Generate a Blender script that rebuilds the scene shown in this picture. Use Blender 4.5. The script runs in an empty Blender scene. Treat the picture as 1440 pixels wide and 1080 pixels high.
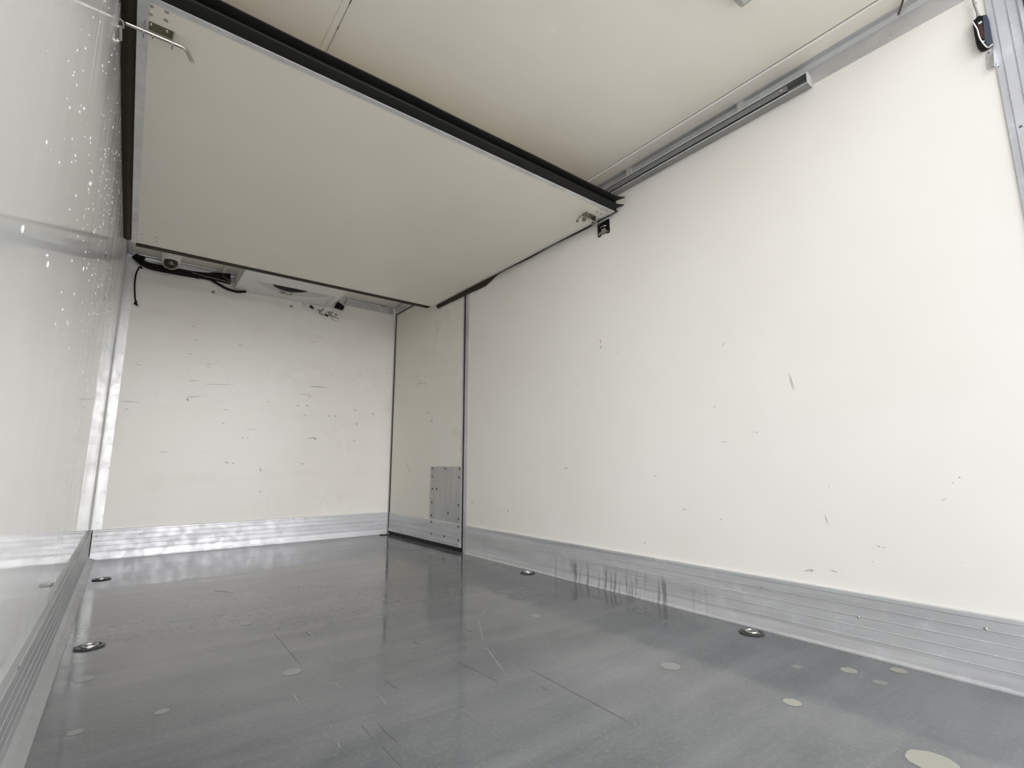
import bpy, bmesh, math, random
from mathutils import Vector, Matrix
random.seed(7)
SC = bpy.context.scene
COL = SC.collection

# ------------------------------------------------------------------ camera
W, HC, YF = 2.10, 2.14, -4.25      # inner width, ceiling height, rear edge of the walls
F = 693.84
CAM = Vector((0.1495, -4.3918, 0.6039))
R = ((0.79166813, -0.61094651, -0.002436), (0.09853933, 0.13162085, -0.98639037), (0.60295238, 0.78065378, 0.16440229))
cd = bpy.data.cameras.new('camera'); cam = bpy.data.objects.new('camera', cd); COL.objects.link(cam)
cd.sensor_width = 36; cd.lens = F / 1440 * 36; cd.clip_start = 0.02
m = Matrix(((R[0][0], -R[1][0], -R[2][0]), (R[0][1], -R[1][1], -R[2][1]), (R[0][2], -R[1][2], -R[2][2]))).to_4x4()
m.translation = CAM
cam.matrix_world = m
SC.camera = cam

# ------------------------------------------------------------------ world, exposure
w = bpy.data.worlds.new('overcast'); SC.world = w; w.use_nodes = True
nt = w.node_tree; bg = nt.nodes['Background']
tc = nt.nodes.new('ShaderNodeTexCoord'); sx = nt.nodes.new('ShaderNodeSeparateXYZ'); cr = nt.nodes.new('ShaderNodeValToRGB')
nt.links.new(tc.outputs['Generated'], sx.inputs[0]); nt.links.new(sx.outputs['Z'], cr.inputs[0]); nt.links.new(cr.outputs[0], bg.inputs[0])
e = cr.color_ramp.elements
e[0].position = 0.0; e[0].color = (.985, .975, 1.0, 1)
e[1].position = 0.7; e[1].color = (.94, .96, 1.0, 1)
mrn = nt.nodes.new('ShaderNodeMapRange'); mrn.interpolation_type = 'SMOOTHSTEP'
for i, v in enumerate((-0.35, -0.97, 0.45, 5.9)): mrn.inputs[i+1].default_value = v      # sky peaks behind the doors, shaped to even out the interior light
nt.links.new(sx.outputs['Y'], mrn.inputs[0])
mrz = nt.nodes.new('ShaderNodeMapRange'); mrz.interpolation_type = 'SMOOTHSTEP'      # overcast sky, brightest overhead
for i, v in enumerate((0.45, 1.0, 0.0, 1.0)): mrz.inputs[i+1].default_value = v
nt.links.new(sx.outputs['Z'], mrz.inputs[0])
adn = nt.nodes.new('ShaderNodeMath'); nt.links.new(mrn.outputs[0], adn.inputs[0]); nt.links.new(mrz.outputs[0], adn.inputs[1]); nt.links.new(adn.outputs[0], bg.inputs[1])
pl = bpy.data.lights.new('door_opening_light', 'AREA'); pl.shape = 'RECTANGLE'; pl.size = 2.3; pl.size_y = 2.4
pl.cycles.is_portal = True
po = bpy.data.objects.new('door_opening_light', pl); COL.objects.link(po)
po.location = (1.05, -4.5, 1.05); po.rotation_euler = (math.radians(90), 0, 0)
SC.view_settings.view_transform = 'Standard'; SC.view_settings.look = 'None'
SC.view_settings.gamma = 1; SC.view_settings.use_curve_mapping = False
SC.view_settings.exposure = 0.38
SC.cycles.max_bounces = 16; SC.cycles.diffuse_bounces = 12; SC.cycles.glossy_bounces = 8
SC.cycles.sample_clamp_indirect = 8

# ------------------------------------------------------------------ helpers
def at(px, py, axis, val):
    """where the line of sight through an image point meets a wall plane"""
    u = ((px - 720) / F, (py - 540) / F, 1.0)
    d = Vector([sum(R[k][i] * u[k] for k in range(3)) for i in range(3)])
    i = 'xyz'.index(axis)
    return CAM + d * ((val - CAM[i]) / d[i])

def link(name, bm, mats, parent=None, smooth=False, loc=None):
    me = bpy.data.meshes.new(name)
    bmesh.ops.recalc_face_normals(bm, faces=bm.faces)
    bm.to_mesh(me); bm.free()
    for mt in (mats if isinstance(mats, (list, tuple)) else [mats]): me.materials.append(mt)
    o = bpy.data.objects.new(name, me); COL.objects.link(o)
    if parent:
        o.parent = parent
        t = Vector(parent.location)
        if parent.parent: t = t + Vector(parent.parent.location)
        me.transform(Matrix.Translation(-t))
    if smooth:
        for p in me.polygons: p.use_smooth = True
        try: me.set_sharp_from_angle(angle=math.radians(38))
        except Exception: pass
    return o

def thing(name, label, cat, loc, group=None):
    o = bpy.data.objects.new(name, None); COL.objects.link(o); o.location = loc
    o.empty_display_size = 0.05
    o['label'] = label; o['category'] = cat
    if group: o['group'] = group
    return o
def tag(o, label, cat, group=None, kind=None):
    o['label'] = label; o['category'] = cat
    if group: o['group'] = group
    if kind: o['kind'] = kind
    return o
def struct(o, label=None):
    o['kind'] = 'structure'
    if label: o['label'] = label
    return o

def box(bm, a, b, mi=0, bev=0.0):
    x0, x1 = sorted((a[0], b[0])); y0, y1 = sorted((a[1], b[1])); z0, z1 = sorted((a[2], b[2]))
    v = [bm.verts.new(p) for p in [(x0,y0,z0),(x1,y0,z0),(x1,y1,z0),(x0,y1,z0),(x0,y0,z1),(x1,y0,z1),(x1,y1,z1),(x0,y1,z1)]]
    fs = [bm.faces.new([v[i] for i in q]) for q in [(0,3,2,1),(4,5,6,7),(0,1,5,4),(1,2,6,5),(2,3,7,6),(3,0,4,7)]]
    for f in fs: f.material_index = mi
    if bev:
        es = list({e for f in fs for e in f.edges})
        bmesh.ops.bevel(bm, geom=es, offset=bev, segments=2, affect='EDGES')
    return fs

def prism(bm, poly, off, mi=0):
    """poly: closed list of 3D points, off: extrusion vector"""
    off = Vector(off)
    a = [bm.verts.new(p) for p in poly]; b = [bm.verts.new(Vector(p) + off) for p in poly]
    n = len(a); fs = [bm.faces.new(a), bm.faces.new(b[::-1])]
    for i in range(n): fs.append(bm.faces.new([a[i], b[i], b[(i+1) % n], a[(i+1) % n]]))
    for f in fs: f.material_index = mi
    return fs

def tube(bm, pts, r, seg=10, mi=0, cap=True):
    pts = [Vector(p) for p in pts]; rings = []
    n = len(pts); up = None
    for i, p in enumerate(pts):
        t = (pts[min(i+1, n-1)] - pts[max(i-1, 0)]).normalized()
        if up is None: up = Vector((0,0,1)) if abs(t.z) < .9 else Vector((1,0,0))
        s = t.cross(up)
        if s.length < 1e-4: s = t.cross(Vector((0.3,1,0.2)))
        s.normalize(); up = s.cross(t).normalized()
        rr = r[i] if isinstance(r, (list, tuple)) else r
        rings.append([bm.verts.new(p + rr*(math.cos(k*2*math.pi/seg)*s + math.sin(k*2*math.pi/seg)*up)) for k in range(seg)])
    for i in range(n-1):
        for k in range(seg):
            f = bm.faces.new([rings[i][k], rings[i][(k+1)%seg], rings[i+1][(k+1)%seg], rings[i+1][k]]); f.material_index = mi
    if cap:
        bm.faces.new(rings[0]).material_index = mi; bm.faces.new(rings[-1][::-1]).material_index = mi

def smooth_path(pts, k=6):
    pts = [Vector(p) for p in pts]; out = []
    P = [pts[0]*2-pts[1]] + pts + [pts[-1]*2-pts[-2]]
    for i in range(1, len(P)-2):
        for j in range(k):
            t = j/k; a, b, c, d = P[i-1], P[i], P[i+1], P[i+2]
            out.append(0.5*((2*b)+(c-a)*t+(2*a-5*b+4*c-d)*t*t+(3*b-a-3*c+d)*t**3))
    out.append(pts[-1]); return out

def lathe(bm, prof, c, axis, seg=24, mi=0):
    """prof: (radius, distance along axis) pairs, from the foot outwards"""
    ax = Vector(axis).normalized(); s = ax.cross(Vector((0,0,1)) if abs(ax.z) < .9 else Vector((1,0,0))).normalized(); t = ax.cross(s)
    c = Vector(c); rings = []
    for r, h in prof:
        if r < 1e-6: rings.append([bm.verts.new(c + ax*h)])
        else: rings.append([bm.verts.new(c + ax*h + r*(math.cos(2*math.pi*k/seg)*s + math.sin(2*math.pi*k/seg)*t)) for k in range(seg)])
    for a, b in zip(rings, rings[1:]):
        for k in range(seg):
            q = [a[k % len(a)], a[(k+1) % len(a)], b[(k+1) % len(b)], b[k % len(b)]]
            u = []
            for v in q:
                if v not in u: u.append(v)
            if len(u) > 2: bm.faces.new(u).material_index = mi
    for rg, rev in ((rings[0], 0), (rings[-1], 1)):
        if len(rg) > 2: bm.faces.new(rg).material_index = mi

def flatmark(bm, pts, mi): bm.faces.new([bm.verts.new(p) for p in pts]).material_index = mi

# ------------------------------------------------------------------ materials
def mat(name, col, rough=.5, metal=0., spec=.5, coat=0.):
    mt = bpy.data.materials.new(name); mt.use_nodes = True
    b = mt.node_tree.nodes['Principled BSDF']
    b.inputs['Base Color'].default_value = (*col, 1); b.inputs['Roughness'].default_value = rough
    b.inputs['Metallic'].default_value = metal; b.inputs['Specular IOR Level'].default_value = spec
    b.inputs['Coat Weight'].default_value = coat; b.inputs['Coat Roughness'].default_value = 0.05
    return mt
class N:
    def __init__(s, mt): s.t = mt.node_tree; s.b = s.t.nodes['Principled BSDF']
    def new(s, k, **kw):
        n = s.t.nodes.new(k)
        for a, v in kw.items():
            if a.startswith('i_'): n.inputs[a[2:].replace('_', ' ')].default_value = v
            else: setattr(n, a, v)
        return n
    def ln(s, a, b): s.t.links.new(a, b)
    def pos(s, scale, rot=(0,0,0)):
        g = s.new('ShaderNodeNewGeometry'); mp = s.new('ShaderNodeMapping')
        mp.inputs['Scale'].default_value = scale; mp.inputs['Rotation'].default_value = rot
        s.ln(g.outputs['Position'], mp.inputs[0]); return mp.outputs[0]
    def noise(s, scale, sc=1.0, det=4, rough=.55, dist=0., rot=(0,0,0)):
        n = s.new('ShaderNodeTexNoise'); s.ln(s.pos(scale, rot), n.inputs['Vector'])
        n.inputs['Scale'].default_value = sc; n.inputs['Detail'].default_value = det; n.inputs['Roughness'].default_value = rough
        n.inputs['Distortion'].default_value = dist
        return n.outputs['Fac']
    def ramp(s, fac, stops):
        r = s.new('ShaderNodeValToRGB'); s.ln(fac, r.inputs[0]); el = r.color_ramp.elements
        while len(el) < len(stops): el.new(0.5)
        for q, (p, c) in zip(el, stops):
            q.position = p; q.color = (*c, 1) if isinstance(c, tuple) else (c, c, c, 1)
        return r.outputs[0]
    def mr(s, fac, a, b, c, d):
        n = s.new('ShaderNodeMapRange'); s.ln(fac, n.inputs[0])
        for i, v in enumerate((a, b, c, d)): n.inputs[i+1].default_value = v
        return n.outputs[0]
    def mix(s, f, a, b, mode='MIX'):
        n = s.new('ShaderNodeMix', data_type='RGBA', blend_type=mode)
        for sock, v in ((n.inputs[0], f), (n.inputs[6], a), (n.inputs[7], b)):
            if isinstance(v, bpy.types.NodeSocket): s.ln(v, sock)
            elif isinstance(v, tuple): sock.default_value = (*v, 1)
            else: sock.default_value = v
        return n.outputs[2]
    def math(s, op, a, b=0.0, clamp=False):
        n = s.new('ShaderNodeMath', operation=op, use_clamp=clamp)
        for i, v in enumerate((a, b)):
            if isinstance(v, bpy.types.NodeSocket): s.ln(v, n.inputs[i])
            else: n.inputs[i].default_value = v
        return n.outputs[0]
    def bump(s, h, st, dist=0.01, prev=None):
        n = s.new('ShaderNodeBump'); n.inputs['Strength'].default_value = st; n.inputs['Distance'].default_value = dist
        s.ln(h, n.inputs['Height'])
        if prev: s.ln(prev, n.inputs['Normal'])
        return n.outputs[0]
    def set(s, k, v): s.ln(v, s.b.inputs[k])

def grp(name, base, rough, specks, bumpst, sq=(0.9,0.9,0.9), dirt=None):
    """glass-fibre wall skin: cream gelcoat, faint blotches, fine dark scuffs"""
    mt = mat(name, base, rough); n = N(mt)
    big = n.noise((1,1,1), 1.3, 3)
    c = n.mix(n.mr(big, .35, .7, 0, 1), base, tuple(x*y for x, y in zip(base, (.955,.95,.93))))
    if specks:
        sc1 = n.noise(specks, 1.0, 3, .6)
        c = n.mix(n.mr(sc1, .72, .80, 0, .5), c, (.35,.34,.32))
    if dirt:
        dn = n.noise(dirt, 1.0, 4, .65)
        c = n.mix(n.mr(dn, .55, .8, 0, .22), c, (.52,.48,.40))
    n.set('Base Color', c)
    n.set('Roughness', n.mr(n.noise((1,1,1), 2, 3), .3, .7, rough*.95, rough*1.08))
    b1 = n.bump(n.noise((1,1,1), 1.7, 2), bumpst, .02)
    b2 = n.bump(n.noise((1,1,1), 60, 2), .03, .002, b1)
    n.set('Normal', b2)
    return mt
CREAM = (0.865, 0.845, 0.795)
M_wr = grp('cream_gelcoat_right', CREAM, .30, None, .10)
M_wb = grp('cream_gelcoat_back', CREAM, .26, (30, 9, 120), .10, dirt=(2,2,5))
M_wb.node_tree.nodes['Principled BSDF'].inputs['Specular IOR Level'].default_value = .3
M_ce = grp('cream_gelcoat_ceiling', (0.87,0.825,0.735), .32, None, .10, dirt=(.8,2,1))
M_pn = grp('partition_skin', (0.88,0.835,0.745), .22, None, .05)
M_dr = grp('door_skin', (0.84,0.82,0.75), .28, None, .06)
# left wall: very glossy, dried water streaks running down
def left_mat():
    mt = mat('cream_gelcoat_left', (0.72,0.72,0.69), .1); n = N(mt)
    st = n.noise((30, 26, 1.1), 1.0, 4, .6)
    zone = n.noise((1, .9, .9), 1.0, 2)
    g_ = n.new('ShaderNodeNewGeometry'); s_ = n.new('ShaderNodeSeparateXYZ'); n.ln(g_.outputs['Position'], s_.inputs[0])
    z2 = n.math('MULTIPLY', n.mr(zone, .45, .6, 0, 1), n.mr(s_.outputs['Z'], .95, 1.35, 0, 1))
    f = n.math('MULTIPLY', n.mr(st, .56, .7, 0, .5), z2)
    n.set('Base Color', n.mix(f, (0.70,0.70,0.675), (0.86,0.85,0.82)))
    n.set('Roughness', n.math('ADD', n.mr(n.noise((1,3,.6), 2.2, 4), .35, .7, .03, .10), n.math('ADD', n.math('MULTIPLY', f, .3), n.mr(s_.outputs['Z'], 1.0, 1.7, 0, .09))))
    n.set('Normal', n.bump(n.noise((1,1.6,1), 1.1, 2), .10, .03))
    return mt
M_wl = left_mat()
def floor_mat():
    mt = mat('grey_resin', (.2,.21,.215), .15); n = N(mt)
    st = n.noise((1.1, 6.5, 1), 1.0, 4, .6, .3, (0,0,math.radians(7)))
    bl = n.noise((1,1,1), 1.6, 5, .62)
    c = n.mix(n.mr(bl, .3, .72, 0, 1), (.082,.086,.091), (.150,.153,.157))
    c = n.mix(n.mr(st, .45, .75, 0, .5), c, (.20,.204,.206))
    fine = n.noise((1,1,1), 90, 2)
    c = n.mix(n.mr(fine, .5, .9, 0, .25), c, (.30,.31,.31))
    n.set('Base Color', c)
    wet = n.noise((.9, 2.6, 1), 1.0, 5, .62, .4)
    n.set('Roughness', n.math('ADD', n.mr(wet, .38, .64, .03, .17), n.math('MULTIPLY', fine, .03)))
    b1 = n.bump(n.noise((1.2, 7, 1), 1.0, 3, .5, .2, (0,0,math.radians(7))), .10, .02)
    b2 = n.bump(n.noise((1,1,1), 7, 3), .05, .006, b1)
    n.set('Normal', b2)
    return mt
M_fl = floor_mat()
def alu(name, base, rough, stretch, metal=.45, lo=.0):
    mt = mat(name, base, rough, metal); n = N(mt)
    a = n.noise(stretch, 1.0, 5, .65)
    b = n.noise((1,1,1), 14, 5, .7)
    c = n.mix(n.mr(a, .3, .75, 0, 1), base, tuple(x*.72 for x in base))
    c = n.mix(n.mr(b, .55, .75, 0, .45), c, tuple(min(1, x*1.2) for x in base))
    n.set('Base Color', c)
    n.set('Roughness', n.mr(b, .3, .7, rough*.8, rough*1.35))
    n.set('Normal', n.bump(b, .025, .003))
    return mt
M_kick = alu('mill_aluminium_kick', (.66,.665,.675), .40, (1.5, 1.5, 24))
M_al = alu('aluminium_profile', (.66,.66,.655), .36, (3, 3, 3))
M_alb = alu('white_aluminium', (.80,.80,.78), .35, (10, 10, 2.5), .35)
M_fr = alu('anodised_frame', (.74,.75,.79), .34, (3, 3, .6), .45)
M_plate = alu('riveted_plate', (.50,.505,.49), .35, (14, 14, 1.5))
M_ch = mat('chrome', (.56,.54,.49), .22, 1)
M_ol = mat('tarnished_plate', (.16,.15,.09), .35, .6)
M_dkm = mat('dark_metal', (.10,.10,.10), .35, .7)
M_st = mat('steel_dull', (.55,.54,.52), .32, .9)
M_bolt = mat('bolt_brass', (.42,.38,.30), .35, .8)
M_rub = mat('black_rubber', (.009,.0085,.007), .5, 0, .25)
M_rub2 = mat('worn_olive_rubber', (.034,.028,.013), .6, 0, .2)
M_blk = mat('black_plastic', (.007,.007,.007), .45, 0, .2)
M_blue = mat('side_face_tone', (.055,.065,.095), .4)
M_red = mat('dark_red_plastic', (.06,.02,.02), .3)
M_wh = mat('white_plastic', (.78,.77,.74), .35)
M_unit = mat('unit_white', (.80,.80,.77), .3)
M_gry = mat('grey_plastic', (.42,.43,.40), .4)
M_bead = mat('sealant_bead', (.88,.86,.80), .35)
M_line = mat('dark_joint', (.05,.045,.035), .7)
M_scuff = mat('scuff', (.40,.385,.355), .5)
M_scl = mat('pale_scratch', (.26,.27,.275), .4)
M_scd = mat('dark_scratch', (.12,.125,.125), .4)
M_patch = mat('filler_patch', (.29,.285,.24), .25)
M_patch2 = mat('grey_filler_and_spot', (.20,.205,.195), .2)
M_dkglass = mat('smoked_lens', (.035,.028,.012), .06, 0, .8)
M_cable = mat('cable_black', (.007,.005,.004), .55, 0, .2)
M_cabg = mat('cable_grey', (.30,.29,.26), .5)
M_brn = mat('cable_brown', (.10,.07,.03), .5)
M_grd = mat('yard_concrete', (.7,.7,.69), .85)
n = N(M_grd); n.set('Base Color', n.mix(n.noise((1,1,1), .8, 6), (.60,.60,.59), (.78,.775,.76)))
def drop_mat():
    mt = mat('water', (1,1,1), .06); b = mt.node_tree.nodes['Principled BSDF']
    b.inputs['Transmission Weight'].default_value = .12; b.inputs['IOR'].default_value = 1.33
    return mt
M_drop = drop_mat()

def streak(pts_px, wpx, axis, val, lift):
    """a thin mark on a wall or the floor, as the corners of its outline"""
    (x0, y0), (x1, y1) = pts_px
    d = Vector((x1-x0, y1-y0)); L = max(d.length, .001); q = Vector((-d.y, d.x)) / L * wpx * .36
    out = []
    for (x, y, s) in ((x0,y0,.35),(x0*.7+x1*.3,y0*.7+y1*.3,1),(x0*.3+x1*.7,y0*.3+y1*.7,1),(x1,y1,.3)): out.append((x+q.x*s, y+q.y*s))
    for (x, y, s) in ((x1,y1,.3),(x0*.3+x1*.7,y0*.3+y1*.7,1),(x0*.7+x1*.3,y0*.7+y1*.3,1),(x0,y0,.35)): out.append((x-q.x*s, y-q.y*s))
    return [at(x, y, axis, val) + Vector(lift) for x, y in out]

# ------------------------------------------------------------------ setting
# ground outside the doors
bm = bmesh.new(); flatmark(bm, [(-40,-60,-.95),(40,-60,-.95),(40,30,-.95),(-40,30,-.95)], 0)
struct(link('ground', bm, M_grd), 'grey yard paving outside the open rear doors')

# floor with scratches, filled screw holes and a grey spot by the left ring
bm = bmesh.new(); box(bm, (-.05, YF-.09, -.10), (W+.05, .05, 0))
for a, b, wd, mi in [((745,941),(882,1014),1.3,2),((673,870),(680,905),1.6,1),((680,905),(712,950),1.6,1),((673,870),(690,850),1.1,1),((690,850),(700,838),.9,1),
                     ((385,890),(425,938),1.2,2),((432,888),(440,894),2,1),((412,975),(421,990),2.2,1),((508,1020),(526,1040),1.4,2),((533,1045),(566,1080),1.6,2),
                     ((463,1018),(470,1029),1.8,1),((530,975),(545,993),1.4,1),((470,960),(480,970),1.3,1),((475,1044),(478,1052),2,1),((540,955),(560,970),1.2,2),
                     ((655,885),(666,890),1.4,2),((632,925),(700,958),.9,2),((533,1020),(563,1048),1.4,2),((504,832),(560,850),1,1),((460,922),(470,927),1.5,1),
                     ((650,997),(704,1040),.8,1),((300,830),(325,833),1,1),((760,965),(772,971),2,2),((580,903),(592,906),1.2,2)]:
    flatmark(bm, streak([a,b], wd, 'z', 0, (0,0,.0006)), mi)
def disc(c, r, mi, z=.0007, sx=1.):
    flatmark(bm, [(c.x+sx*r*math.cos(t*math.pi/9)*(1+.06*math.sin(3*t)), c.y+r*math.sin(t*math.pi/9)*(1+.05*math.cos(2*t)), z) for t in range(18)], mi)
for px, py, r, mi in [(943,937,.030,4),(1114,988,.022,3),(1311,1072,.045,3),(411,945,.026,4),(753,866,.020,4),(1194,943,.022,3),(1264,943,.022,3),
                      (228,1001,.016,4),(106,1030,.016,4),(348,877,.02,4),(936,874,.012,4),(1120,938,.015,4),(637,824,.014,4),(118,955,.025,4),(1238,960,.018,4),(800,822,.012,4)]:
    disc(at(px, py, 'z', 0), r, mi)
struct(link('floor', bm, [M_fl, M_scl, M_scd, M_patch, M_patch2]))

# ceiling with the seam strip
bm = bmesh.new(); box(bm, (-.05, YF-.09, HC), (W+.05, .05, HC+.08))
box(bm, (.568, YF, HC-.003), (.590, -.0, HC+.001), 1)
for k in range(46):
    y = -4.2 + k*.09 + random.uniform(-.03, .03); L = random.uniform(.006, .05)
    x = .569 if random.random() < .6 else .5905
    if random.random() < .7: box(bm, (x-.0014, y, HC-.0040), (x+.0014, y+L, HC-.0028), 2)
box(bm, (.5898,YF,HC-.0033), (.5912,0,HC-.0005), 2)
struct(link('ceiling', bm, [M_ce, M_ce, M_line]))

bm = bmesh.new(); box(bm, (-.08, YF, -.1), (0, .05, HC+.08)); struct(link('wall_left', bm, M_wl))
# back wall with its scuffs
bm = bmesh.new(); box(bm, (-.0, 0, -.1), (W+.08, .08, HC+.08))
marks = [((435,543),(461,545),1.4),((170,564),(196,566),1.2),((262,560),(266,564),3),((263,559),(282,557),1.2),((440,615),(445,618),3.6),((432,617),(441,616),1.2),
         ((223,635),(236,636),1),((316,650),(322,651),2),((326,651),(329,652),2),((265,535),(281,536),1),((365,658),(367,663),2.4),((424,652),(428,653),1.6),
         ((417,570),(421,571),1.7),((430,570),(434,571),1.8),((462,584),(464,586),2),((470,585),(473,586),2),((501,594),(502,598),2),((497,576),(502,577),1.2),
         ((313,595),(316,596),1.3),((340,615),(344,616),1.2),((347,616),(350,616),1.2),((314,575),(321,577),1),((522,581),(527,583),1.2),((427,585),(430,584),1.2),
         ((421,554),(436,556),.9),((433,559),(438,556),1.3),((376,565),(380,565),1),((285,540),(330,541),.7),((345,604),(360,604),.7),((365,690),(367,693),2),((460,708),(462,709),2),
         ((497,620),(500,620),1.2),((271,458),(273,459),1.8),((411,458),(413,459),1.3),((505,475),(508,475),1),((439,481),(445,481),.8),((272,478),(278,479),1),((334,485),(342,486),1),
         ((190,512),(200,514),.8),((264,497),(270,498),1),((290,512),(298,512),.9),((290,517),(298,517),.8),((543,525),(545,525),1.2),((467,527),(469,527),1.2),((175,577),(181,574),1)]
for a, b, wd in marks: flatmark(bm, streak([a,b], wd, 'y', 0, (0,-.0008,0)), 1)
struct(link('wall_back', bm, [M_wb, M_scuff]))
# right wall: main panel, lintel over the side door
YD0, YD1 = -.012, -1.297
bm = bmesh.new()
box(bm, (W, -1.345, -.1), (W+.08, YF, HC+.08)); box(bm, (W, .05, 2.095), (W+.08, -1.345, HC+.08)); box(bm, (W+.07, .05, -.1), (W+.08, -1.345, 2.1), 2)
for a, b, wd in [((844,477),(845,483),1.6),((844.5,486),(845.5,491),1.8),((1109,525),(1116,549),.9),((1111,527),(1118,549),.8),((1160,724),(1165,738),1.1),((1015,487),(1020,481),1),
                 ((1323,704),(1331,701),1.2),((1348,671),(1351,672),2.4),((1339,679),(1341,679),1.6),((1131,803),(1143,801),1.6),((1140,804),(1144,801),2.2),((1168,802),(1178,805),1.6),
                 ((1233,768),(1238,769),1.8),((1241,770),(1245,770),1.4),((1057,607),(1059,608),1.4),((1062,608),(1066,608),1.2),((1014,622),(1023,621),1),((1013,730),(1015,731),2),
                 ((906,763),(908,764),1.6),((795,658),(798,659),2.4),((1004,572),(1006,573),1.3),((812,542),(814,543),1.3),((663,705),(665,707),2),((678,733),(679,735),1.5),((868,495),(869,496),1.4),
                 ((919,670),(924,669),1),((960,717),(966,716),1.2),((1352,791),(1354,791),1.1),((1226,790),(1228,790),1.6),((850,790),(852,791),1.6),((1165,684),(1167,685),1.3),
                 ((714,716),(714.5,720),1.3)]:
    flatmark(bm, streak([a,b], wd, 'x', W, (-.0008,0,0)), 1)
struct(link('wall_right', bm, [M_wr, M_scuff, M_line]))

# aluminium skirting profiles: (distance from wall, height)
def kick_profile(foot, top=.192, t=.012):
    p = [(0,0),(foot,0),(foot,.004),(max(foot*.55,t+.004),.012),(t+.002,.026),(t,.040)]
    for z in (.052,.086,.118,.150): p += [(t,z-.002),(t-.0008,z-.0012),(t-.0008,z-.0004),(t+.0010,z+.0004),(t+.0010,z+.002),(t,z+.003)]
    p += [(t,top-.016),(t-.0015,top-.015),(t-.0015,top-.0135),(t+.002,top-.012),(t+.002,top-.002),(t-.001,top),(0,top)]
    return p
def rivet(parent, c, ax, r=.005, m_=None, nm='rivet'):
    bm = bmesh.new(); lathe(bm, [(r,0),(r*.95,r*.25),(r*.6,r*.5),(0,r*.58)], c, ax, 12)
    return link(nm, bm, m_ or M_st, parent, True)
def kick_dirt():
    mt = alu('stained_kick', (.69,.695,.70), .42, (1.5,1.5,24)); nn = N(mt)
    src = nn.b.inputs['Base Color'].links[0].from_socket
    g = nn.new('ShaderNodeNewGeometry'); sp = nn.new('ShaderNodeSeparateXYZ'); nn.ln(g.outputs['Position'], sp.inputs[0])
    zone = nn.math('MULTIPLY', nn.mr(sp.outputs['Y'], -3.25, -2.95, 0, 1), nn.mr(sp.outputs['Y'], -2.45, -2.2, 1, 0))
    zz = nn.mr(sp.outputs['Z'], .13, .08, 0, 1)
    dr = nn.mr(nn.noise((1, 34, 3), 1.0, 4, .65), .5, .62, 0, 1)
    f = nn.math('MULTIPLY', nn.math('MULTIPLY', zone, zz), nn.math('MULTIPLY', dr, .75))
    nn.set('Base Color', nn.mix(f, src, (.16,.16,.155)))
    return mt
M_kickd = kick_dirt()
bm = bmesh.new(); prism(bm, [(W-d, -1.345, z) for d, z in kick_profile(.020)], (0, YF+1.345, 0))
br = struct(link('baseboard_right', bm, M_kickd))
for px, py in [(884,791),(1072,826),(1386,884),(702,763),(762,767),(1207,868)]: rivet(br, at(px, py, 'x', W-.012), (-1,0,0), .0042)
bm = bmesh.new(); prism(bm, [(d, YF, z) for d, z in kick_profile(.046)], (0, -YF, 0))
bl = struct(link('baseboard_left', bm, alu('worn_kick', (.42,.425,.43), .40, (1.5,1.5,24))))
for px, py in [(41,1027),(25,939),(82,915)]:
    rivet(bl, at(px, py, 'x', .014), (1,0,0), .004, M_scd)
bm = bmesh.new(); prism(bm, [(.014, -d, z) for d, z in kick_profile(.018)], (W-.014-.012, 0, 0))
box(bm, (.0135,-.0205,.0), (.0185,-.012,.192), 1)
bb = struct(link('baseboard_back', bm, [M_kick, M_line]))
for px, py in [(197,751),(413,730),(429,729),(535,737),(135,754),(480,725),(522,735),(414,761)]: rivet(bb, at(px, py, 'y', -.013), (0,-1,0), .004, M_scd)

# corner strip at the back left: wide leg on the back wall, groove, row of small rivets
bm = bmesh.new(); prism(bm, [(0,0,.192),(.062,0,.192),(.062,-.0025,.192),(.014,-.003,.192),(.012,-.0015,.192),(.008,-.0015,.192),(.006,-.008,.192),(.0,-.012,.192)], (0,0,2.06-.192))
t1 = struct(link('trim_1', bm, M_alb), 'pale aluminium corner strip between left and back walls')
for k in range(11): rivet(t1, (.055+random.uniform(-.004,.003), -.0026, .28+k*.16), (0,-1,0), .0028, M_scd)
rivet(t1, (.04,-.0028,.235), (0,-1,0), .003, M_scd)
# cove profiles under the ceiling
bm = bmesh.new()
prism(bm, [(W,YF,2.052),(W-.003,YF,2.052),(W-.004,YF,2.118),(W-.012,YF,HC-.006),(W-.034,YF,HC-.005),(W-.036,YF,HC),(W,YF,HC)], (0,-YF-.0,0))
t2 = struct(link('trim_2', bm, M_al), 'grey aluminium cove along the top of the right wall')
for px, py in [(1252,49),(1246,29),(1254,26)]:
    rivet(t2, at(px, py, 'x', W-.004), (-1,0,0), .004)
bm = bmesh.new(); prism(bm, [(0,0,2.068),(0,-.003,2.068),(0,-.004,2.118),(0,-.012,HC-.006),(0,-.034,HC-.005),(0,-.036,HC),(0,0,HC)], (W-.03,0,0))
box(bm, (W-.075,-.010,2.070), (W-.0305,-.003,2.125), 1)
t3 = struct(link('trim_3', bm, [M_al, M_gry]), 'grey aluminium cove along the top of the back wall')
# ceiling edge strip with bright sealant bead
bm = bmesh.new(); box(bm, (1.995, YF, HC-.004), (W-.036, -.036, HC), 0)
prism(bm, [(1.988,YF,HC),(1.989,YF,HC-.005),(1.993,YF,HC-.0075),(1.998,YF,HC-.005),(1.999,YF,HC)], (0,-YF-.036,0), 1)
box(bm, (1.986,YF,HC-.0008),(1.9885,-.036,HC), 2)
struct(link('trim_4', bm, [M_pn, M_bead, M_line]), 'cream edge strip of the ceiling beside the right cove')
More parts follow.
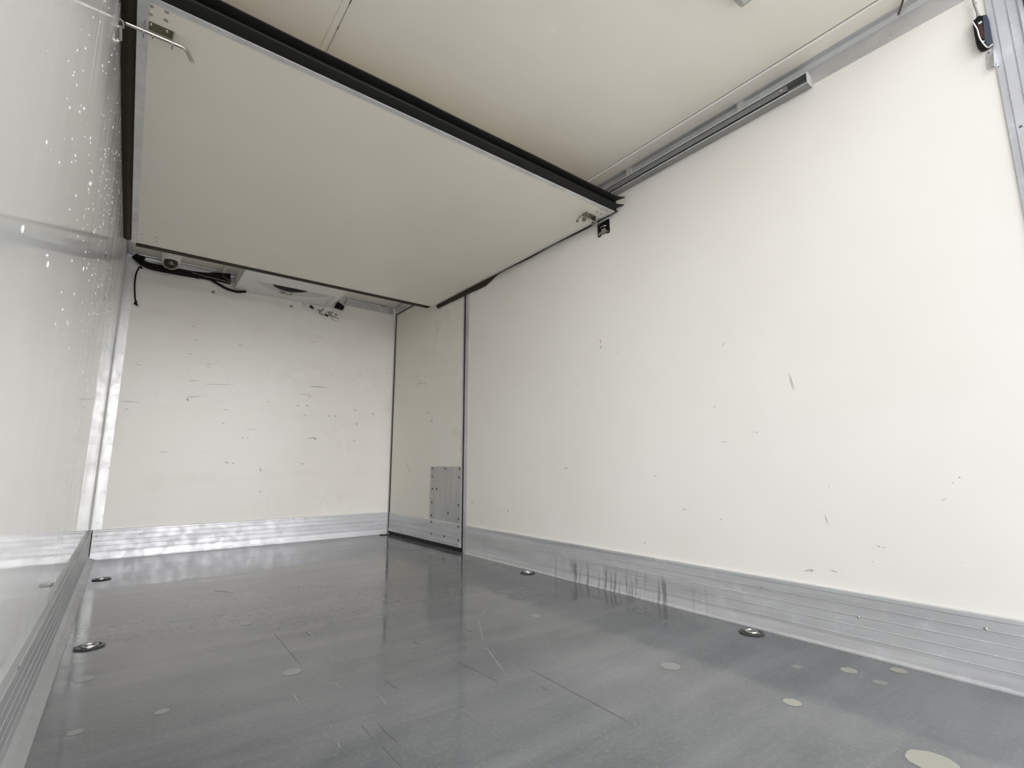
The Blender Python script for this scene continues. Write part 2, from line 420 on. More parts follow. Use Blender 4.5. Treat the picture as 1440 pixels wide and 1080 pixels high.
# left cove
bm = bmesh.new(); prism(bm, [(0,YF,2.052),(.003,YF,2.052),(.004,YF,2.118),(.012,YF,HC-.006),(.034,YF,HC-.005),(.036,YF,HC),(0,YF,HC)], (0,-YF-.04,0))
struct(link('trim_5', bm, M_al), 'grey aluminium cove along the top of the left wall')

# rear door frame: ribbed aluminium jambs and header
def jamb_prof(s):  # (x, y) outline, s=+1 right, -1 left mirrored
    P = [(0,-4.250),(-.004,-4.250),(-.005,-4.262),(-.0035,-4.2635),(-.0035,-4.265),(-.007,-4.267),(-.007,-4.288),(-.0045,-4.2895),(-.0045,-4.2915),(-.008,-4.293),(-.008,-4.311),(-.014,-4.316),(-.014,-4.325),(.08,-4.325),(.08,-4.250)]
    return [(W+x if s > 0 else -x, y) for x, y in P]
bm = bmesh.new(); prism(bm, [(x,y,0) for x, y in jamb_prof(1)], (0,0,HC))
t6 = struct(link('trim_6', bm, M_fr), 'ribbed aluminium rear door jamb on the right')
rivet(t6, at(1435.5,178,'x',W-.007), (-1,0,0), .004, M_scd); rivet(t6, at(1404,94,'x',W-.004), (-1,0,0), .0022, M_scd)
bm = bmesh.new(); prism(bm, [(x,y,0) for x, y in jamb_prof(-1)], (0,0,HC))
struct(link('trim_7', bm, M_fr), 'ribbed aluminium rear door jamb on the left')
bm = bmesh.new(); box(bm, (-.08,-4.325,HC-.004), (W+.08,-4.25,HC+.08)); box(bm, (0,-4.311,HC-.008), (W,-4.293,HC-.004)); box(bm, (0,-4.288,HC-.008), (W,-4.267,HC-.004))
struct(link('trim_8', bm, M_fr), 'ribbed aluminium header over the rear door opening')
bm = bmesh.new(); box(bm, (W-.020,-4.345,1.905), (W+.05,-4.326,HC), 0, .004); box(bm, (W-.028,-4.352,1.93), (W-.015,-4.330,HC), 0, .003)
struct(link('trim_9', bm, mat('violet_grey_rubber', (.12,.11,.14), .5)), 'dark rubber buffer at the top of the right rear jamb')

# ------------------------------------------------------------------ side door in the right wall
door = bpy.data.objects.new('door_1', None); COL.objects.link(door); door.location = (W, -.65, 0)
struct(door, 'flush cream side door at the far end of the right wall')
bm = bmesh.new(); box(bm, (W+.001, -.030, .030), (W+.05, -1.256, 2.060), 0, .001)
for a, b, wd in [((600,579),(604,582),1.1),((606,591),(609,594),1.1),((605,594),(608,588),.9),((583,529),(588,530),.9),((585,540),(602,538),.6)]: flatmark(bm, streak([a,b], wd, 'x', W, (-.0002,0,0)), 1)
link('leaf', bm, [M_dr, M_scuff], door)
bm = bmesh.new(); box(bm, (W-.003, -1.2565, .030), (W+.045, -1.267, 2.062))
link('edge_strip', bm, M_al, door)
bm = bmesh.new(); box(bm, (W-.006, -.032, .030), (W+.045, -1.256, .058)); box(bm, (W-.009,-.032,.046), (W-.006,-1.256,.056))
link('bottom_rail', bm, M_al, door)
bm = bmesh.new(); P = [(0,.058),(.004,.058),(.004,.088),(.002,.0895),(.002,.091),(.005,.092),(.005,.094),(.004,.095),(.004,.128),(.002,.129),(.002,.1305),(.005,.132),(.005,.134),(.004,.135),(.004,.186),(.001,.192),(0,.192)]
prism(bm, [(W-d, -.034, z) for d, z in P], (0,-1.222,0)); link('kick_plate', bm, M_kick, door)
bm = bmesh.new(); box(bm, (W-.003, -.792, .197), (W+.001, -1.255, .603)); ap = link('access_plate', bm, M_plate, door)
riv = []
for px, py in [(202,135),(333,137),(478,140),(202,217),(472,225),(202,340),(196,477),(466,507),(192,608),(360,590),(466,648)]: 
    c = at(580+px/7.2, 640+py/7.2, 'x', W-.003); c.y = max(c.y, -1.245); rivet(ap, c, (-1,0,0), .0085, M_dkm)
bm = bmesh.new(); lathe(bm, [(.010,0),(.010,.0006),(0,.0006)], at(580+246/7.2, 640+343/7.2, 'x', W-.003), (-1,0,0), 16); link('hole', bm, M_blk, ap)
kp = [c for c in door.children if c.name == 'kick_plate'][0]
for px, py in [(192,675),(465,725),(190,795),(322,823),(465,862)]:
    c = at(580+px/7.2, 640+py/7.2, 'x', W-.004); c.y = max(c.y, -1.245); rivet(kp, c, (-1,0,0), .0085, M_dkm)
bm = bmesh.new()
box(bm, (W-.004, -.019, .012), (W+.045, -.030, 2.072)); box(bm, (W-.004, -.030, 2.060), (W+.045, -1.292, 2.072))
box(bm, (W+.001, -1.2675, .004), (W+.045, -1.2920, 2.06)); box(bm, (W+.004, -.030, .002), (W+.045, -1.281, .030))
link('door_seal', bm, M_rub, door)
# door post
bm = bmesh.new(); box(bm, (W-.002,-1.2925,0), (W+.06,-1.306,2.060)); prism(bm, [(W-.002,-1.306,0),(W-.006,-1.312,0),(W-.006,-1.338,0),(W-.001,-1.345,0),(W+.06,-1.345,0),(W+.06,-1.306,0)], (0,0,2.058))
struct(link('trim_10', bm, M_al), 'aluminium post between the side door and the right wall')
bm = bmesh.new(); box(bm, (W-.006,-.004,.0), (W+.06,-.019,2.075)); struct(link('trim_11', bm, M_gry), 'grey post in the back right corner beside the side door')

# ------------------------------------------------------------------ folded-up partition under the ceiling
ZP, Y0, Y1, XL, XR = 1.936, -2.800, -.806, .044, 2.070
part = thing('folding_partition', 'large cream insulated partition panel folded up flat under the ceiling, black rubber lips around it', 'partition', (1.05, -1.8, ZP))
bm = bmesh.new(); box(bm, (XL, Y0, ZP), (XR, Y1, ZP+.062), 0, .001); link('panel', bm, M_pn, part)
bm = bmesh.new(); box(bm, (XL+.002, Y0-.002, ZP-.0025), (XR-.002, Y0+.020, ZP)); link('edge_trim', bm, M_alb, part)
bm = bmesh.new(); box(bm, (XL-.001, Y0+.020, ZP-.0025), (XL+.028, Y1-.002, ZP)); link('edge_trim', bm, M_alb, part)
bm = bmesh.new(); box(bm, (XR-.014, Y0+.021, ZP-.002), (XR+.001, Y1-.002, ZP)); link('edge_trim', bm, M_alb, part)
bm = bmesh.new(); lathe(bm, [(.004,0),(.003,.002),(0,.002)], (.245, Y0+.004, ZP-.0025), (0,0,-1), 10); lathe(bm, [(.004,0),(.003,.002),(0,.002)], (.86, Y0+.004, ZP-.0025), (0,0,-1), 10)
link('edge_screw', bm, M_gry, part)
# front seal: block with two forward lips that flare past the panel end
def lip(z0, dz, reach, th, xa, xb, zshift):
    bm = bmesh.new(); n_ = 60; rings = []
    for i in range(n_+1):
        t = i/n_; x = xa + (xb-xa)*t
        fl = max(0, (x-2.03)/.068)**1.5
        wob = .0012*math.sin(x*9+z0*40)
        y_a = Y0-.010; y_b = Y0-.010-reach + wob - fl*.010
        za = z0; zb = z0 + dz + fl*.016
        mid = ((y_a+y_b)/2, (za+zb)/2 - .002)
        sec = [(y_a,za),(mid[0],mid[1]),(y_b,zb),(y_b-.001,zb+th*.6),(mid[0],mid[1]+th),(y_a,za+th)]
        if fl > 0:
            k = max(.12, 1-fl*.9); sec = [((y-y_b)*k+y_b, (z-zb)*k+zb) for y, z in sec]
        rings.append([bm.verts.new((x, y, z)) for y, z in sec])
    for a, b in zip(rings, rings[1:]):
        for k in range(6): bm.faces.new([a[k], a[(k+1)%6], b[(k+1)%6], b[k]])
    bm.faces.new(rings[0]); bm.faces.new(rings[-1][::-1]); return bm
bm = bmesh.new(); box(bm, (.004, Y0-.012, ZP+.002), (XR, Y0-.0005, ZP+.062)); fs = link('front_seal', bm, M_rub, part)
link('lower_lip', lip(ZP+.001, .014, .026, .006, .004, 2.096, 0), M_rub, fs, True)
link('upper_lip', lip(ZP+.044, .010, .034, .006, .004, 2.096, 0), M_rub, fs, True)
link('inner_lip', lip(ZP+.024, .004, .012, .006, .004, 2.060, 0), M_rub, fs, True)
bm = bmesh.new()
prism(bm, [(XL-.0015,Y0,ZP+.03),(XL-.0015,Y0,ZP+.006),(.022,Y0,ZP+.001),(.003,Y0,ZP+.010),(.003,Y0,ZP+.016),(.022,Y0,ZP+.012)], (0, Y1-Y0-.01, 0))
link('left_seal', bm, M_rub2, part, True)
bm = bmesh.new(); box(bm, (XL+.02, Y1+.0005, ZP-.004), (XR-.02, Y1+.012, ZP+.05)); box(bm, (XL+.02, Y1+.012, ZP-.004), (XR-.02, Y1+.050, ZP+.004)); link('rear_seal', bm, M_rub2, part)
# right seal, drooping out of its groove near the door
bm = bmesh.new(); rings = []
for i in range(81):
    y = Y0 + (-.86-Y0)*i/80
    d = 0
    if y > -1.72: d = min(1, (y+1.72)/.16)
    if y > -1.50: d = 1 - .25*min(1, (y+1.50)/.45)
    wob = .003*math.sin(y*13)
    xo = W-.006 ; zo = ZP+.004 - .040*d + wob*(1 if d == 0 else .3)
    zi = ZP+.006 - .002*d
    rings.append([bm.verts.new(q) for q in [(XR+.0015,y,zi+.018),(XR+.0015,y,zi-.003),(XR+.012,y,(zi+zo)/2-.004),(xo,y,zo),(xo-.001,y,zo+.007),(XR+.014,y,(zi+zo)/2+.006)]])
for a, b in zip(rings, rings[1:]):
    for k in range(6): bm.faces.new([a[k], a[(k+1)%6], b[(k+1)%6], b[k]])
bm.faces.new(rings[0]); bm.faces.new(rings[-1][::-1]); link('right_seal', bm, M_rub2, part, True)
def pscrew(x, y, r):
    bm = bmesh.new(); lathe(bm, [(r,0),(r,.0012),(r*.7,.0022),(r*.35,.0022),(r*.3,.0008),(0,.0008)], (x,y,ZP), (0,0,-1), 14)
    link('screw', bm, M_st, part, True)
for x, y in [(.076,-2.765),(.075,-2.730),(.113,-2.767),(.112,-2.733),(1.993,-2.776),(1.998,-2.742),(2.035,-2.780),(2.031,-2.742)]: pscrew(x, y, .0062)
for x, y in [(.091,-.962),(.093,-.900),(.159,-.962),(.161,-.898),(1.894,-.975),(1.890,-.909),(1.964,-.964),(1.957,-.916)]: pscrew(x, y, .0066)
# shoot bolts
def latch(s, x0, yb):
    """s=+1: bolt points to -x with the handle to +x; -1 mirrored"""
    X = lambda v: x0 + s*v
    zb = 1.910
    bm = bmesh.new()
    box(bm, (X(-.034), yb-.018, ZP-.0022), (X(.038), yb+.018, ZP), 1)
    for v in (-.036, .036):
        p = []
        for k in range(9):
            a = math.pi*k/8; p.append((X(v), yb+.016*math.cos(a), zb-.008-.013*math.sin(a)))
        p = [(X(v), yb+.016, ZP)] + p + [(X(v), yb-.016, ZP)]
        prism(bm, p, (s*.003,0,0))
    base = link('latch', bm, [mat('ear_steel', (.30,.29,.27), .3, .9), M_ol], part, True)
    bm = bmesh.new(); pts = [(X(-.078),yb,zb),(X(.0),yb,zb),(X(.060),yb,zb)]
    for k in range(1, 8):
        a = math.radians(62)*k/7; pts.append((X(.060+.022*math.sin(a)), yb, zb-.022*(1-math.cos(a))))
    e_ = Vector(pts[-1]); pts.append(e_ + Vector((s*math.cos(math.radians(62)),0,-math.sin(math.radians(62))))*.030)
    tube(bm, pts, .0060, 12); lathe(bm, [(.0025,-.002),(.0025,.012),(0,.012)], (X(-.012),yb,zb-.004), (0,-.3,-1), 8)
    link('bolt', bm, M_ch, base, True)
    for dx in (-.02,.02):
        bm = bmesh.new(); lathe(bm, [(.0045,0),(.0035,.002),(0,.0025)], (X(dx), yb-.010, ZP-.0022), (0,0,-1), 10); link('screw', bm, M_ch, base, True)
latch(1, .097, -2.682)
latch(-1, 1.992, -2.690)

# bolt keepers on the walls
def keeper(s, x, y0, y1, z0, z1, label, plate_m, zs):
    t = thing('bolt_keeper', label, 'bracket', (x, (y0+y1)/2, z0))
    bm = bmesh.new(); d = -s*.004
    yw = (y1-y0)
    P = [(y0,z1),(y1,z1),(y1,z0+.004),(y1-.004,z0),(y1-.018,z0),(y1-.022,z0+.010),(y1-.026,z0+.040),(y0+.026,z0+.040),(y0+.022,z0+.010),(y0+.018,z0),(y0+.004,z0),(y0,z0+.004)]
    prism(bm, [(x,y,z) for y, z in P], (-s*.006,0,0)); link('plate', bm, plate_m, t)
    bm = bmesh.new(); box(bm, (x-s*.0005, y0+.022, z0+.004), (x-s*.004, y1-.022, z0+.042)); link('backplate', bm, M_st, t)
    bm = bmesh.new(); tube(bm, [(x-s*.010,y0+.014,z0+.014),(x-s*.010,y1-.014,z0+.014)], .005, 12)
    tube(bm, [(x-s*.004,y0+.022,z0+.046),(x-s*.014,y0+.030,z0+.046),(x-s*.014,y1-.030,z0+.046),(x-s*.004,y1-.022,z0+.046)], .003, 8)
    link('roller', bm, M_st, t, True)
    for y in (y0+.010, y1-.010):
        bm = bmesh.new(); lathe(bm, [(.0048,0),(.004,.002),(0,.003)], (x-s*.006, y, z0+.009), (-s,0,0), 12); link('screw', bm, M_ch, t, True)
    return t
keeper(1, W, -2.738, -2.655, 1.852, 1.930, 'small black bracket with a steel roller on the right wall at the partition corner', M_blk, 1)
keeper(-1, 0, -2.728, -2.645, 1.852, 1.930, 'small pale metal bolt bracket at the top of the left wall beside the partition', M_st, -1)

# ------------------------------------------------------------------ guide rail
rail = thing('guide_rail', 'long steel channel rail under the ceiling edge, running from the partition along the right wall', 'rail', (2.05, -2.6, 2.06))
bm = bmesh.new(); ZR = 2.060
P = [(2.055,2.0825),(2.055,2.0855),(2.095,2.0855),(2.095,2.0395),(2.055,2.0395),(2.055,2.0430),(2.092,2.0430),(2.092,2.0825)]
prism(bm, [(x,-3.765,z) for x, z in P], (0,2.95,0)); link('channel', bm, alu('dull_rail', (.36,.36,.35), .45, (3,3,3)), rail)
bm = bmesh.new(); box(bm, (2.0545,-3.765,2.0815),(2.0555,-.82,2.0860)); box(bm, (2.0545,-3.765,2.0392),(2.0555,-.82,2.0432)); link('lip', bm, M_alb, rail)
bm = bmesh.new(); box(bm, (2.060,-3.69,2.0560), (2.088,-.83,2.0815), 0, .0008); ib = link('inner_bar', bm, mat('zinc_bar', (.26,.26,.26), .4, .3), rail)
bm = bmesh.new(); box(bm, (2.058,-3.69,2.0432), (2.090,-.83,2.0520)); link('slot_shade', bm, M_blk, rail)  # black strip added to darken the slot, standing in for its shade
bm = bmesh.new(); lathe(bm, [(.0055,0),(.0055,.0025),(.002,.004),(0,.004)], (2.060,-3.668,2.070), (-1,0,0), 12); link('screw', bm, M_ch, ib, True)
bm = bmesh.new(); prism(bm, [(2.050,-3.767,2.041),(2.055,-3.767,2.038),(2.096,-3.767,2.038),(2.096,-3.767,2.087),(2.056,-3.767,2.087),(2.050,-3.767,2.080)], (0,.002,0)); link('end_plate', bm, M_alb, rail)
for y in (-3.5,-2.9,-2.3,-1.7,-1.1):
    bm = bmesh.new(); box(bm, (2.068,y-.012,2.0855), (2.090,y+.012,HC-.005)); link('hanger', bm, M_al, rail)

# ------------------------------------------------------------------ evaporator unit on the back wall under the ceiling
ev = thing('cooling_unit', 'white ceiling cooling unit with a black fan opening underneath, against the back wall', 'cooling unit', (1.08, -.28, 2.02))
EX0, EX1, EY0, EY1, EZ = .700, 1.452, -.560, -.004, 2.020
bm = bmesh.new()
box(bm, (EX0,EY0,EZ+.034), (EX1,EY1,HC-.002), 0)
box(bm, (EX0,EY0,EZ), (EX1,-.322,EZ+.034), 0); box(bm, (1.416,-.322,EZ), (EX1,EY1,EZ+.034), 0)
box(bm, (EX0,-.322,EZ), (.745,EY1,EZ+.034), 0); box(bm, (.745,-.030,EZ), (1.416,EY1,EZ+.034), 0)
link('housing', bm, M_unit, ev)
bm = bmesh.new()
prism(bm, [(.745,-.322,EZ+.003),(.745,-.030,EZ+.003),(.745,-.030,EZ+.033),(.745,-.322,EZ+.033)], (.01,0,0))
v = [(.746,-.030,EZ+.002),(1.415,-.030,EZ+.002),(1.415,-.10,EZ+.014),(1.415,-.32,EZ+.030),(.746,-.32,EZ+.030),(.746,-.10,EZ+.014)]
flatmark(bm, v[:3]+[v[5]], 0); flatmark(bm, v[2:], 0); link('underside', bm, M_unit, ev)
bm = bmesh.new()
fc = Vector((1.10,-.330,EZ+.012))
pts = []
for k in range(25):
    a = math.pi*k/24; pts.append((fc.x+.30*math.cos(a), -.318+.20*math.sin(a)))
a0 = [bm.verts.new((x,y,EZ+.0295-.016*max(0,(y+.318))/.20*1.05-.002)) for x, y in pts]; bm.faces.new(a0)
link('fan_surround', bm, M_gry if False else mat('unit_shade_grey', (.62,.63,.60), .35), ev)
bm = bmesh.new(); pts = []
for k in range(25):
    a = math.pi*k/24; pts.append((1.062+.135*math.cos(a), -.319+.135*math.sin(a)**.8 if 0<k<24 else -.319))
lo = [(x,y,EZ+.012) for x, y in pts]; prism(bm, lo, (0,0,.010)); fan = link('fan_grille', bm, M_blk, ev)
bm = bmesh.new()
for r in (.04,.07,.10,.125): tube(bm, [(1.062+r*math.cos(math.pi*k/16), -.318+r*.78*math.sin(math.pi*k/16), EZ+.011) for k in range(17)], .0018, 6)
link('wire_ring', bm, M_blk, fan, True)
# badge
bm = bmesh.new(); box(bm, (1.012,-.180,EZ+.006), (1.108,-.108,EZ+.0105), 0, .001)
zz = EZ+.0055
for a, b in (((1.014,-.178),(1.106,-.169)),((1.014,-.119),(1.106,-.110)),((1.014,-.178),(1.020,-.110)),((1.100,-.178),(1.106,-.110))): box(bm, (*a,zz), (*b,zz+.0005), 1)
flatmark(bm, [(1.042+.016*math.cos(k*math.pi/8), -.143+.014*math.sin(k*math.pi/8), zz) for k in range(16)], 1)
for k in range(4): box(bm, (1.063+k*.009,-.152+.003*(k%2),zz), (1.068+k*.009,-.135,zz+.0005), 1)
link('badge', bm, [M_wh, M_line], ev)

# wiring hanging behind the unit
def P_(l, y=-.02): return [at(px, py, 'y', y) for px, py in l]
cb = thing('wiring_bundle', 'loose wires and connectors dangling below the right end of the cooling unit', 'wiring', tuple(at(466,440,'y',-.02)))
bm = bmesh.new()
bm.free()
for l, r in [([(455,434),(452,437),(449,440),(455,443),(461,444)], .0055), ([(463,438),(463,441),(464,444)], .008), ([(468,438),(465,443),(470,446),(476,448)], .0048),
             ([(425,426),(427,428),(431,428)], .003), ([(447,435),(452,438)], .006)]:
    bm = bmesh.new(); tube(bm, smooth_path(P_(l, -.012)), r, 8); link('wire', bm, M_cabg, cb, True)
for l, q in (([(436,430),(441,434)], [.012,.009]), ([(457,442),(461,444.5)], .009)):
    bm = bmesh.new(); tube(bm, P_(l, -.013), q, 8); link('connector', bm, M_blk, cb, True)
bm = bmesh.new(); tube(bm, P_([(466,447),(471,449),(477,451)]), [.007,.016,.007], 10); link('sleeve', bm, M_wh, cb, True)
bm = bmesh.new(); prism(bm, P_([(469,433),(474,425),(483,432),(481,437)], -.004), (0,-.03,0)); link('junction_block', bm, M_blk, cb)

# black cable loom on the left of the unit, tied along the cove
loom = thing('cable_loom', 'thick black cable loom running from the back left corner to the cooling unit', 'cable', tuple(at(260,388,'y',-.02)))
for k, l in enumerate([[(190,361),(196,365),(206,371),(222,375),(245,380),(275,386),(300,391),(324,397)],
                       [(188,360),(197,368),(208,375),(228,380),(262,386),(290,389),(308,389),(324,390.5)],
                       [(203,372),(220,379),(243,383.5),(270,388.5),(293,392),(303,397),(317,405),(332,410),(346,410)],
                       [(200,368),(215,376),(240,381),(270,384),(298,386),(324,387)],
                       [(296,384),(312,386),(323,391)]]):
    bm = bmesh.new(); tube(bm, smooth_path(P_(l, -.024-.008*(k%2))), [.017,.015,.010,.014,.009][k], 10); link('cable', bm, M_cable, loom, True)
bm = bmesh.new(); tube(bm, smooth_path(P_([(270,383),(290,389),(312,394),(323,398)], -.045)), .0025, 6); link('thin_wire', bm, M_cabg, loom, True); bm = bmesh.new(); tube(bm, smooth_path(P_([(313,388),(320,393),(323,396)], -.045)), .002, 6); link('thin_wire', bm, M_cabg, loom, True)
for px, py in [(277,388),(298,391)]:
    bm = bmesh.new(); tube(bm, P_([(px,py-6),(px+1,py+4)], -.043), .004, 6); link('cable_tie', bm, M_blk, loom, True)
bm = bmesh.new(); tube(bm, P_([(190,359),(202,366)], -.02), [.020,.027], 10); link('boot', bm, M_rub, loom, True)
hc = thing('hanging_cable', 'thin dark cable hanging down the back left corner with a frayed end', 'cable', tuple(at(190,429,'y',-.015)))
bm = bmesh.new(); tube(bm, smooth_path(P_([(199,375),(197,375),(193,381),(190.5,390),(189.5,403),(190,418),(191,424),(193,429)], -.012)), .0048, 8); link('cable', bm, M_cable, hc, True)
bm = bmesh.new(); tube(bm, P_([(192,423),(190,427),(194,430)], -.012), [.006,.010,.004], 8); link('cable_end', bm, M_cable, hc, True)
for l, q in (([(197,375),(200,378)], .005), ([(188,399),(190.5,399)], .004)):
    bm = bmesh.new(); tube(bm, P_(l, -.012), q, 8); link('tie', bm, M_cable, hc, True)
bm = bmesh.new(); tube(bm, P_([(193,430),(195,432),(198,430)], -.012), .0045, 8); link('clear_tip', bm, M_wh, hc, True)
# conduit
bm = bmesh.new(); tube(bm, [at(253,376,'y',-.03), at(305,386,'y',-.03)], .0085, 12)
tag(link('conduit_pipe', bm, M_alb, None, True), 'pale conduit pipe along the top of the back wall beside the dome camera', 'pipe')
bm = bmesh.new(); pc = [at(485,421,'y',-.012), at(500,424.5,'y',-.012), at(538,431.5,'y',-.012)]
tube(bm, pc, .006, 10)
cp = tag(link('conduit_pipe', bm, M_alb, None, True), 'thin pipe along the top of the back wall right of the cooling unit', 'pipe')
bm = bmesh.new(); tube(bm, [at(536,430.5,'y',-.02), at(540,429.5,'y',-.02), at(543,432,'y',-.02)], .007, 8); link('pipe_clip', bm, M_cabg, cp, True)
bm = bmesh.new(); tube(bm, [at(488,420,'y',-.02), at(486,424,'y',-.02), at(484,428,'y',-.02)], .004, 8); link('pipe_clip', bm, M_cabg, cp, True)
bm = bmesh.new(); box(bm, (.60,-.75,HC-.016), (.625,-.035,HC), 0, .003)
tag(link('cable_cover', bm, M_wh), 'narrow white cable cover strip on the ceiling left of the cooling unit', 'cable cover')

# dome camera
dc0 = at(240,372,'y',-.17)
dome = thing('dome_camera', 'small white dome camera with a smoked lens under the ceiling in the back left corner', 'camera', (dc0.x, -.17, HC))
c = Vector((dc0.x, -.17, HC))
bm = bmesh.new(); lathe(bm, [(.066,0),(.066,.020),(.063,.050),(.058,.058),(.040,.060)], c, (0,0,-1), 32); link('base', bm, M_wh, dome, True)
bm = bmesh.new(); lathe(bm, [(.057,.056)] + [(.057*math.cos(a*math.pi/20), .056+.056*math.sin(a*math.pi/20)) for a in range(1,10)] + [(0,.112)], c, (0,0,-1), 32)
sh = link('shell', bm, M_wh, dome, True)
bm = bmesh.new(); cc = c + Vector((0,-.016,-.062)); dv = (CAM-c); dv.z = 0; dv.normalize(); dv = (dv*1.0 + Vector((0,0,-.25))).normalized()
cc = c + Vector((0,0,-.068)) + dv*.027
lathe(bm, [(.045*math.cos(a*math.pi/20)+1e-5, .034*math.sin(a*math.pi/20)) for a in range(0,10)] + [(0,.034)], cc, dv, 28); link('lens', bm, M_dkglass, dome, True)
bm = bmesh.new(); box(bm, (c.x-.004,c.y-.0668,HC-.03), (c.x+.018,c.y-.064,HC-.027)); link('marking', bm, M_gry, dome)

# washers
for px, py, lb in [(300,411,'round metal washer bolt on the back wall left of and below the cooling unit'), (409.5,431,'round metal washer bolt on the back wall below the middle of the cooling unit'), (472.5,443,'round metal washer bolt on the back wall beside the dangling wires')]:
    c = at(px, py, 'y', 0); bm = bmesh.new(); lathe(bm, [(.0125,0),(.0125,.0025),(.009,.004),(.0065,.004),(.0055,.002),(0,.002)], c, (0,-1,0), 20)
    b_ = tag(link('washer_bolt', bm, M_bolt, None, True), lb, 'bolt', 'washer bolts on the back wall')
    me = b_.data; me.transform(Matrix.Translation(-c)); b_.location = c
    bm = bmesh.new(); lathe(bm, [(.0048,.001),(.0045,.0035),(.003,.005),(0,.005)], c, (0,-1,0), 12); link('bolt_head', bm, M_st, b_, True)

# ------------------------------------------------------------------ switch box, bracket, cables at the rear right
def Z(px, py, xx): return at(1340+px/9, py/9, 'x', xx)
sw = thing('switch_box', 'black switch box with a white string, top right beside the rear door jamb', 'switch', tuple(Z(370,620,W)))
def slab(l, x0, th, m_, nm, par, bev=0):
    bm = bmesh.new(); fs_ = prism(bm, [Z(a,b,x0) for a, b in l], (th,0,0))
    if bev: bmesh.ops.bevel(bm, geom=list({e for f in fs_ for e in f.edges}), offset=bev, segments=2, affect='EDGES')
    return link(nm, bm, m_, par)
body = slab([(245,272),(298,225),(330,195),(400,195),(440,300),(470,440),(455,580),(410,610),(350,628),(318,610),(298,570),(270,430)], W-.017, .017, M_blk, 'body', sw, .0012)
slab([(375,190),(428,180),(452,240),(503,530),(452,588),(412,545),(392,400)], W-.019, .016, M_blue, 'cover', sw, .0008)  # side face of the box, its lighter bluish tone put into the colour
slab([(310,300),(372,285),(405,500),(350,470)], W-.0182, .001, M_red, 'rocker', body)
slab([(320,288),(362,262),(370,280),(328,306)], W-.0198, .002, M_wh, 'highlight', body)  # glint on the switch recess, painted as a white sliver
bm = bmesh.new(); tube(bm, smooth_path([Z(a,b,W-.022) for a, b in [(250,278),(285,330),(312,385),(335,470),(370,530),(440,600),(505,555)]]), .0017, 8); link('string', bm, M_wh, sw, True)
bm = bmesh.new(); tube(bm, [Z(a,b,W-.022) for a, b in [(372,530),(400,520)]], .0017, 8); link('string_tail', bm, M_wh, sw, True)
bm = bmesh.new(); tube(bm, smooth_path([Z(a,b,W-.014) for a, b in [(325,210),(300,130),(270,50),(255,-20),(235,-90)]]), .0032, 10); tube(bm, [Z(322,215,W-.014),Z(312,165,W-.014)], [.005,.0035], 10); tube(bm, [Z(262,30,W-.012), Z(290,50,W-.012)], .0035, 8); link('cable', bm, M_cabg, sw, True)
bm = bmesh.new(); tube(bm, smooth_path([Z(a,b,W-.004) for a, b in [(262,240),(255,120),(262,60)]]), .001, 6); link('thin_string', bm, M_wh, sw, True)
ab = thing('angle_bracket', 'small pale aluminium angle bracket below the black switch box', 'bracket', tuple(Z(480,860,W)))
slab([(425,668),(500,625),(516,640),(522,825),(500,845),(436,872)], W-.003, .003, M_al, 'plate', ab)
slab([(510,625),(520,622),(532,828),(520,838)], W-.016, .016, M_fr, 'flange', ab)
for a, b, mm in [(452,670,M_blk),(458,815,M_ch)]:
    bm = bmesh.new(); lathe(bm, [(.0022,0),(.0018,.001),(0,.0012)], Z(a,b,W-.003), (-1,0,0), 10); link('screw', bm, mm, ab, True)
bm = bmesh.new(); tube(bm, smooth_path([at(1263.5,20,'z',2.124), at(1267,10,'z',2.118), at(1270,0,'z',2.12), at(1272,-12,'z',2.128)]), .0034, 8)
tag(link('cable_stub', bm, M_brn, None, True), 'short brown cable poking out of the ceiling cove near the rear doors', 'cable')

# ceiling lamp at the top edge of the view
lp = thing('ceiling_lamp', 'small grey lamp housing on the ceiling, cut by the top edge of the picture', 'lamp', (1.56,-3.84,HC))
bm = bmesh.new(); box(bm, (1.47,-3.735,HC-.028), (1.632,-3.97,HC), 0, .006); link('housing', bm, M_gry, lp)
bm = bmesh.new(); box(bm, (1.485,-3.752,HC-.034), (1.617,-3.955,HC-.028), 0, .003); link('diffuser', bm, mat('lamp_diffuser', (.6,.6,.56), .3), lp)

# ------------------------------------------------------------------ lashing rings in the floor
def ring_thing(x, y, label, ang):
    t = thing('lashing_ring', label, 'lashing ring', (x, y, .0), 'lashing rings set into the floor')
    bm = bmesh.new(); lathe(bm, [(.030,-.0002),(.041,.0000),(.043,.0028),(.040,.0044),(.033,.0040),(.030,.0010)], (x,y,.001), (0,0,1), 36)
    link('cup', bm, M_dkm, t, True)
    bm = bmesh.new(); lathe(bm, [(.0325,.0),(.0325,.0008),(0,.0008)], (x,y,.0008), (0,0,1), 30); link('recess', bm, M_blk, t, True)
    bm = bmesh.new(); ca, sa = math.cos(ang), math.sin(ang)
    P = []
    for k in range(25):
        a = 2*math.pi*k/24; P.append((x + ca*.021*math.cos(a) - sa*.019*math.sin(a), y + sa*.021*math.cos(a) + ca*.019*math.sin(a), .0060))
    tube(bm, P, .0034, 8, 0, False); link('ring', bm, M_st, t, True)
    bm = bmesh.new(); box(bm, (x-.006,y-.030,.001), (x+.006,y+.030,.0075), 0, .0015); link('crossbar', bm, M_st, t)
ring_thing(2.030, -2.100, 'recessed lashing ring in the floor by the right skirting, nearer the side door', .4)
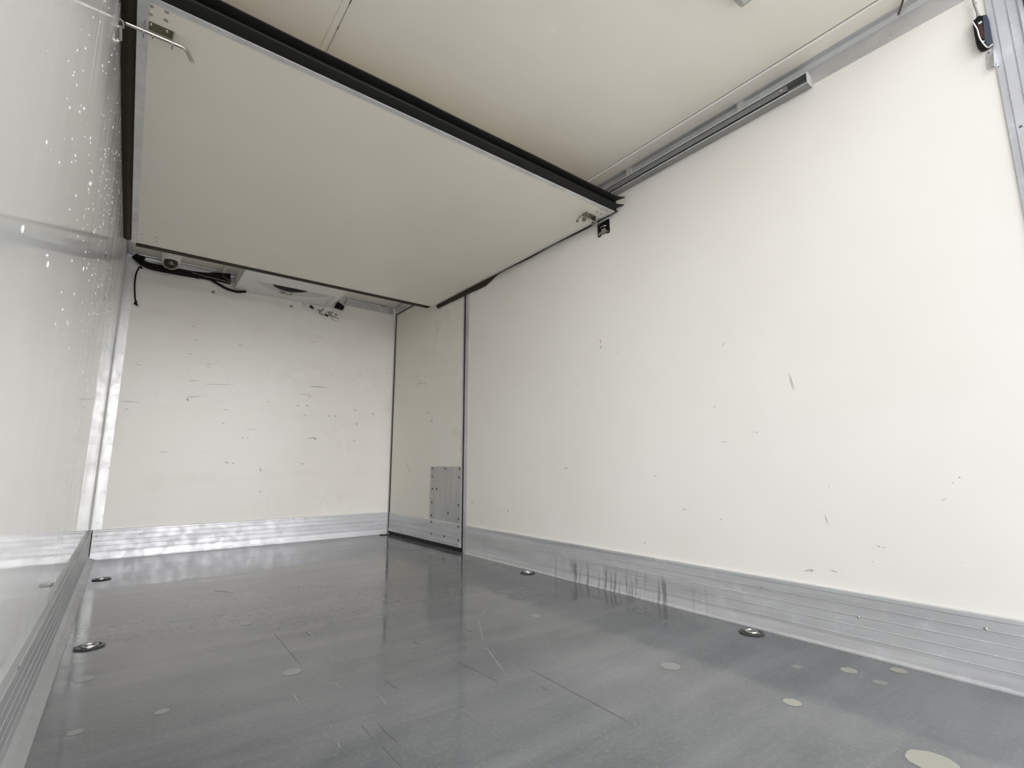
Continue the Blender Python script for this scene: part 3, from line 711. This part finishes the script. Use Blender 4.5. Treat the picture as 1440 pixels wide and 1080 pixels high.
ring_thing(2.022, -3.398, 'recessed lashing ring in the floor by the right skirting, nearest the rear doors', .9)
ring_thing(.112, -2.085, 'recessed lashing ring in the floor beside the left skirting, in the foreground', .2)
ring_thing(.105, -.780, 'recessed lashing ring in the back left corner of the floor', .2)
ring_thing(2.045, -.062, 'recessed lashing ring in the back right corner of the floor by the side door', .5)

# ------------------------------------------------------------------ water drops
def drops(name, gen, label, n_):
    bm = bmesh.new()
    for _ in range(n_):
        p, nrm, r, el = gen()
        ax = Vector(nrm); s = ax.cross(Vector((0,0,1)) if abs(ax.z) < .5 else Vector((1,0,0))).normalized(); t = ax.cross(s)
        seg, rings = 8, []
        for h, q in ((0,1.),(.25,.92),(.45,.6)):
            rings.append([bm.verts.new(Vector(p) + ax*h*r + q*r*(math.cos(2*math.pi*k/seg)*s + el*math.sin(2*math.pi*k/seg)*t)) for k in range(seg)])
        top = bm.verts.new(Vector(p)+ax*r*.55)
        for a, b in zip(rings, rings[1:]):
            for k in range(seg): bm.faces.new([a[k], a[(k+1)%seg], b[(k+1)%seg], b[k]])
        for k in range(seg): bm.faces.new([rings[-1][k], rings[-1][(k+1)%seg], top])
        bm.faces.new(rings[0][::-1])
    tag(link(name, bm, M_drop, None, True), label, 'water drops', None, 'stuff')
def gl():
    if random.random() < .5: y = random.gauss(-2.2,.45); z = random.uniform(1.15,2.0)
    else: y = random.uniform(-3.5,-1.0); z = random.uniform(.9,2.03)
    return (0.0002, min(-.9, max(-3.6,y)), min(z, 2.03)), (1,0,0), random.choice([.0010,.0014,.0016,.0020,.0028]), random.choice([1,1,1.3,2.2])
drops('wall_droplets', gl, 'water droplets clinging to the glossy left wall', 420)
def gc():
    if random.random() < .6: x = random.gauss(1.75,.14); y = random.gauss(-3.0,.09)
    else: x = random.uniform(.9,1.97); y = random.uniform(-3.5,-2.8)
    return (min(x,1.97), y, HC-.0002), (0,0,-1), random.choice([.0012,.0016,.002,.003]), 1
drops('ceiling_droplets', gc, 'water droplets hanging from the ceiling in front of the partition', 260)
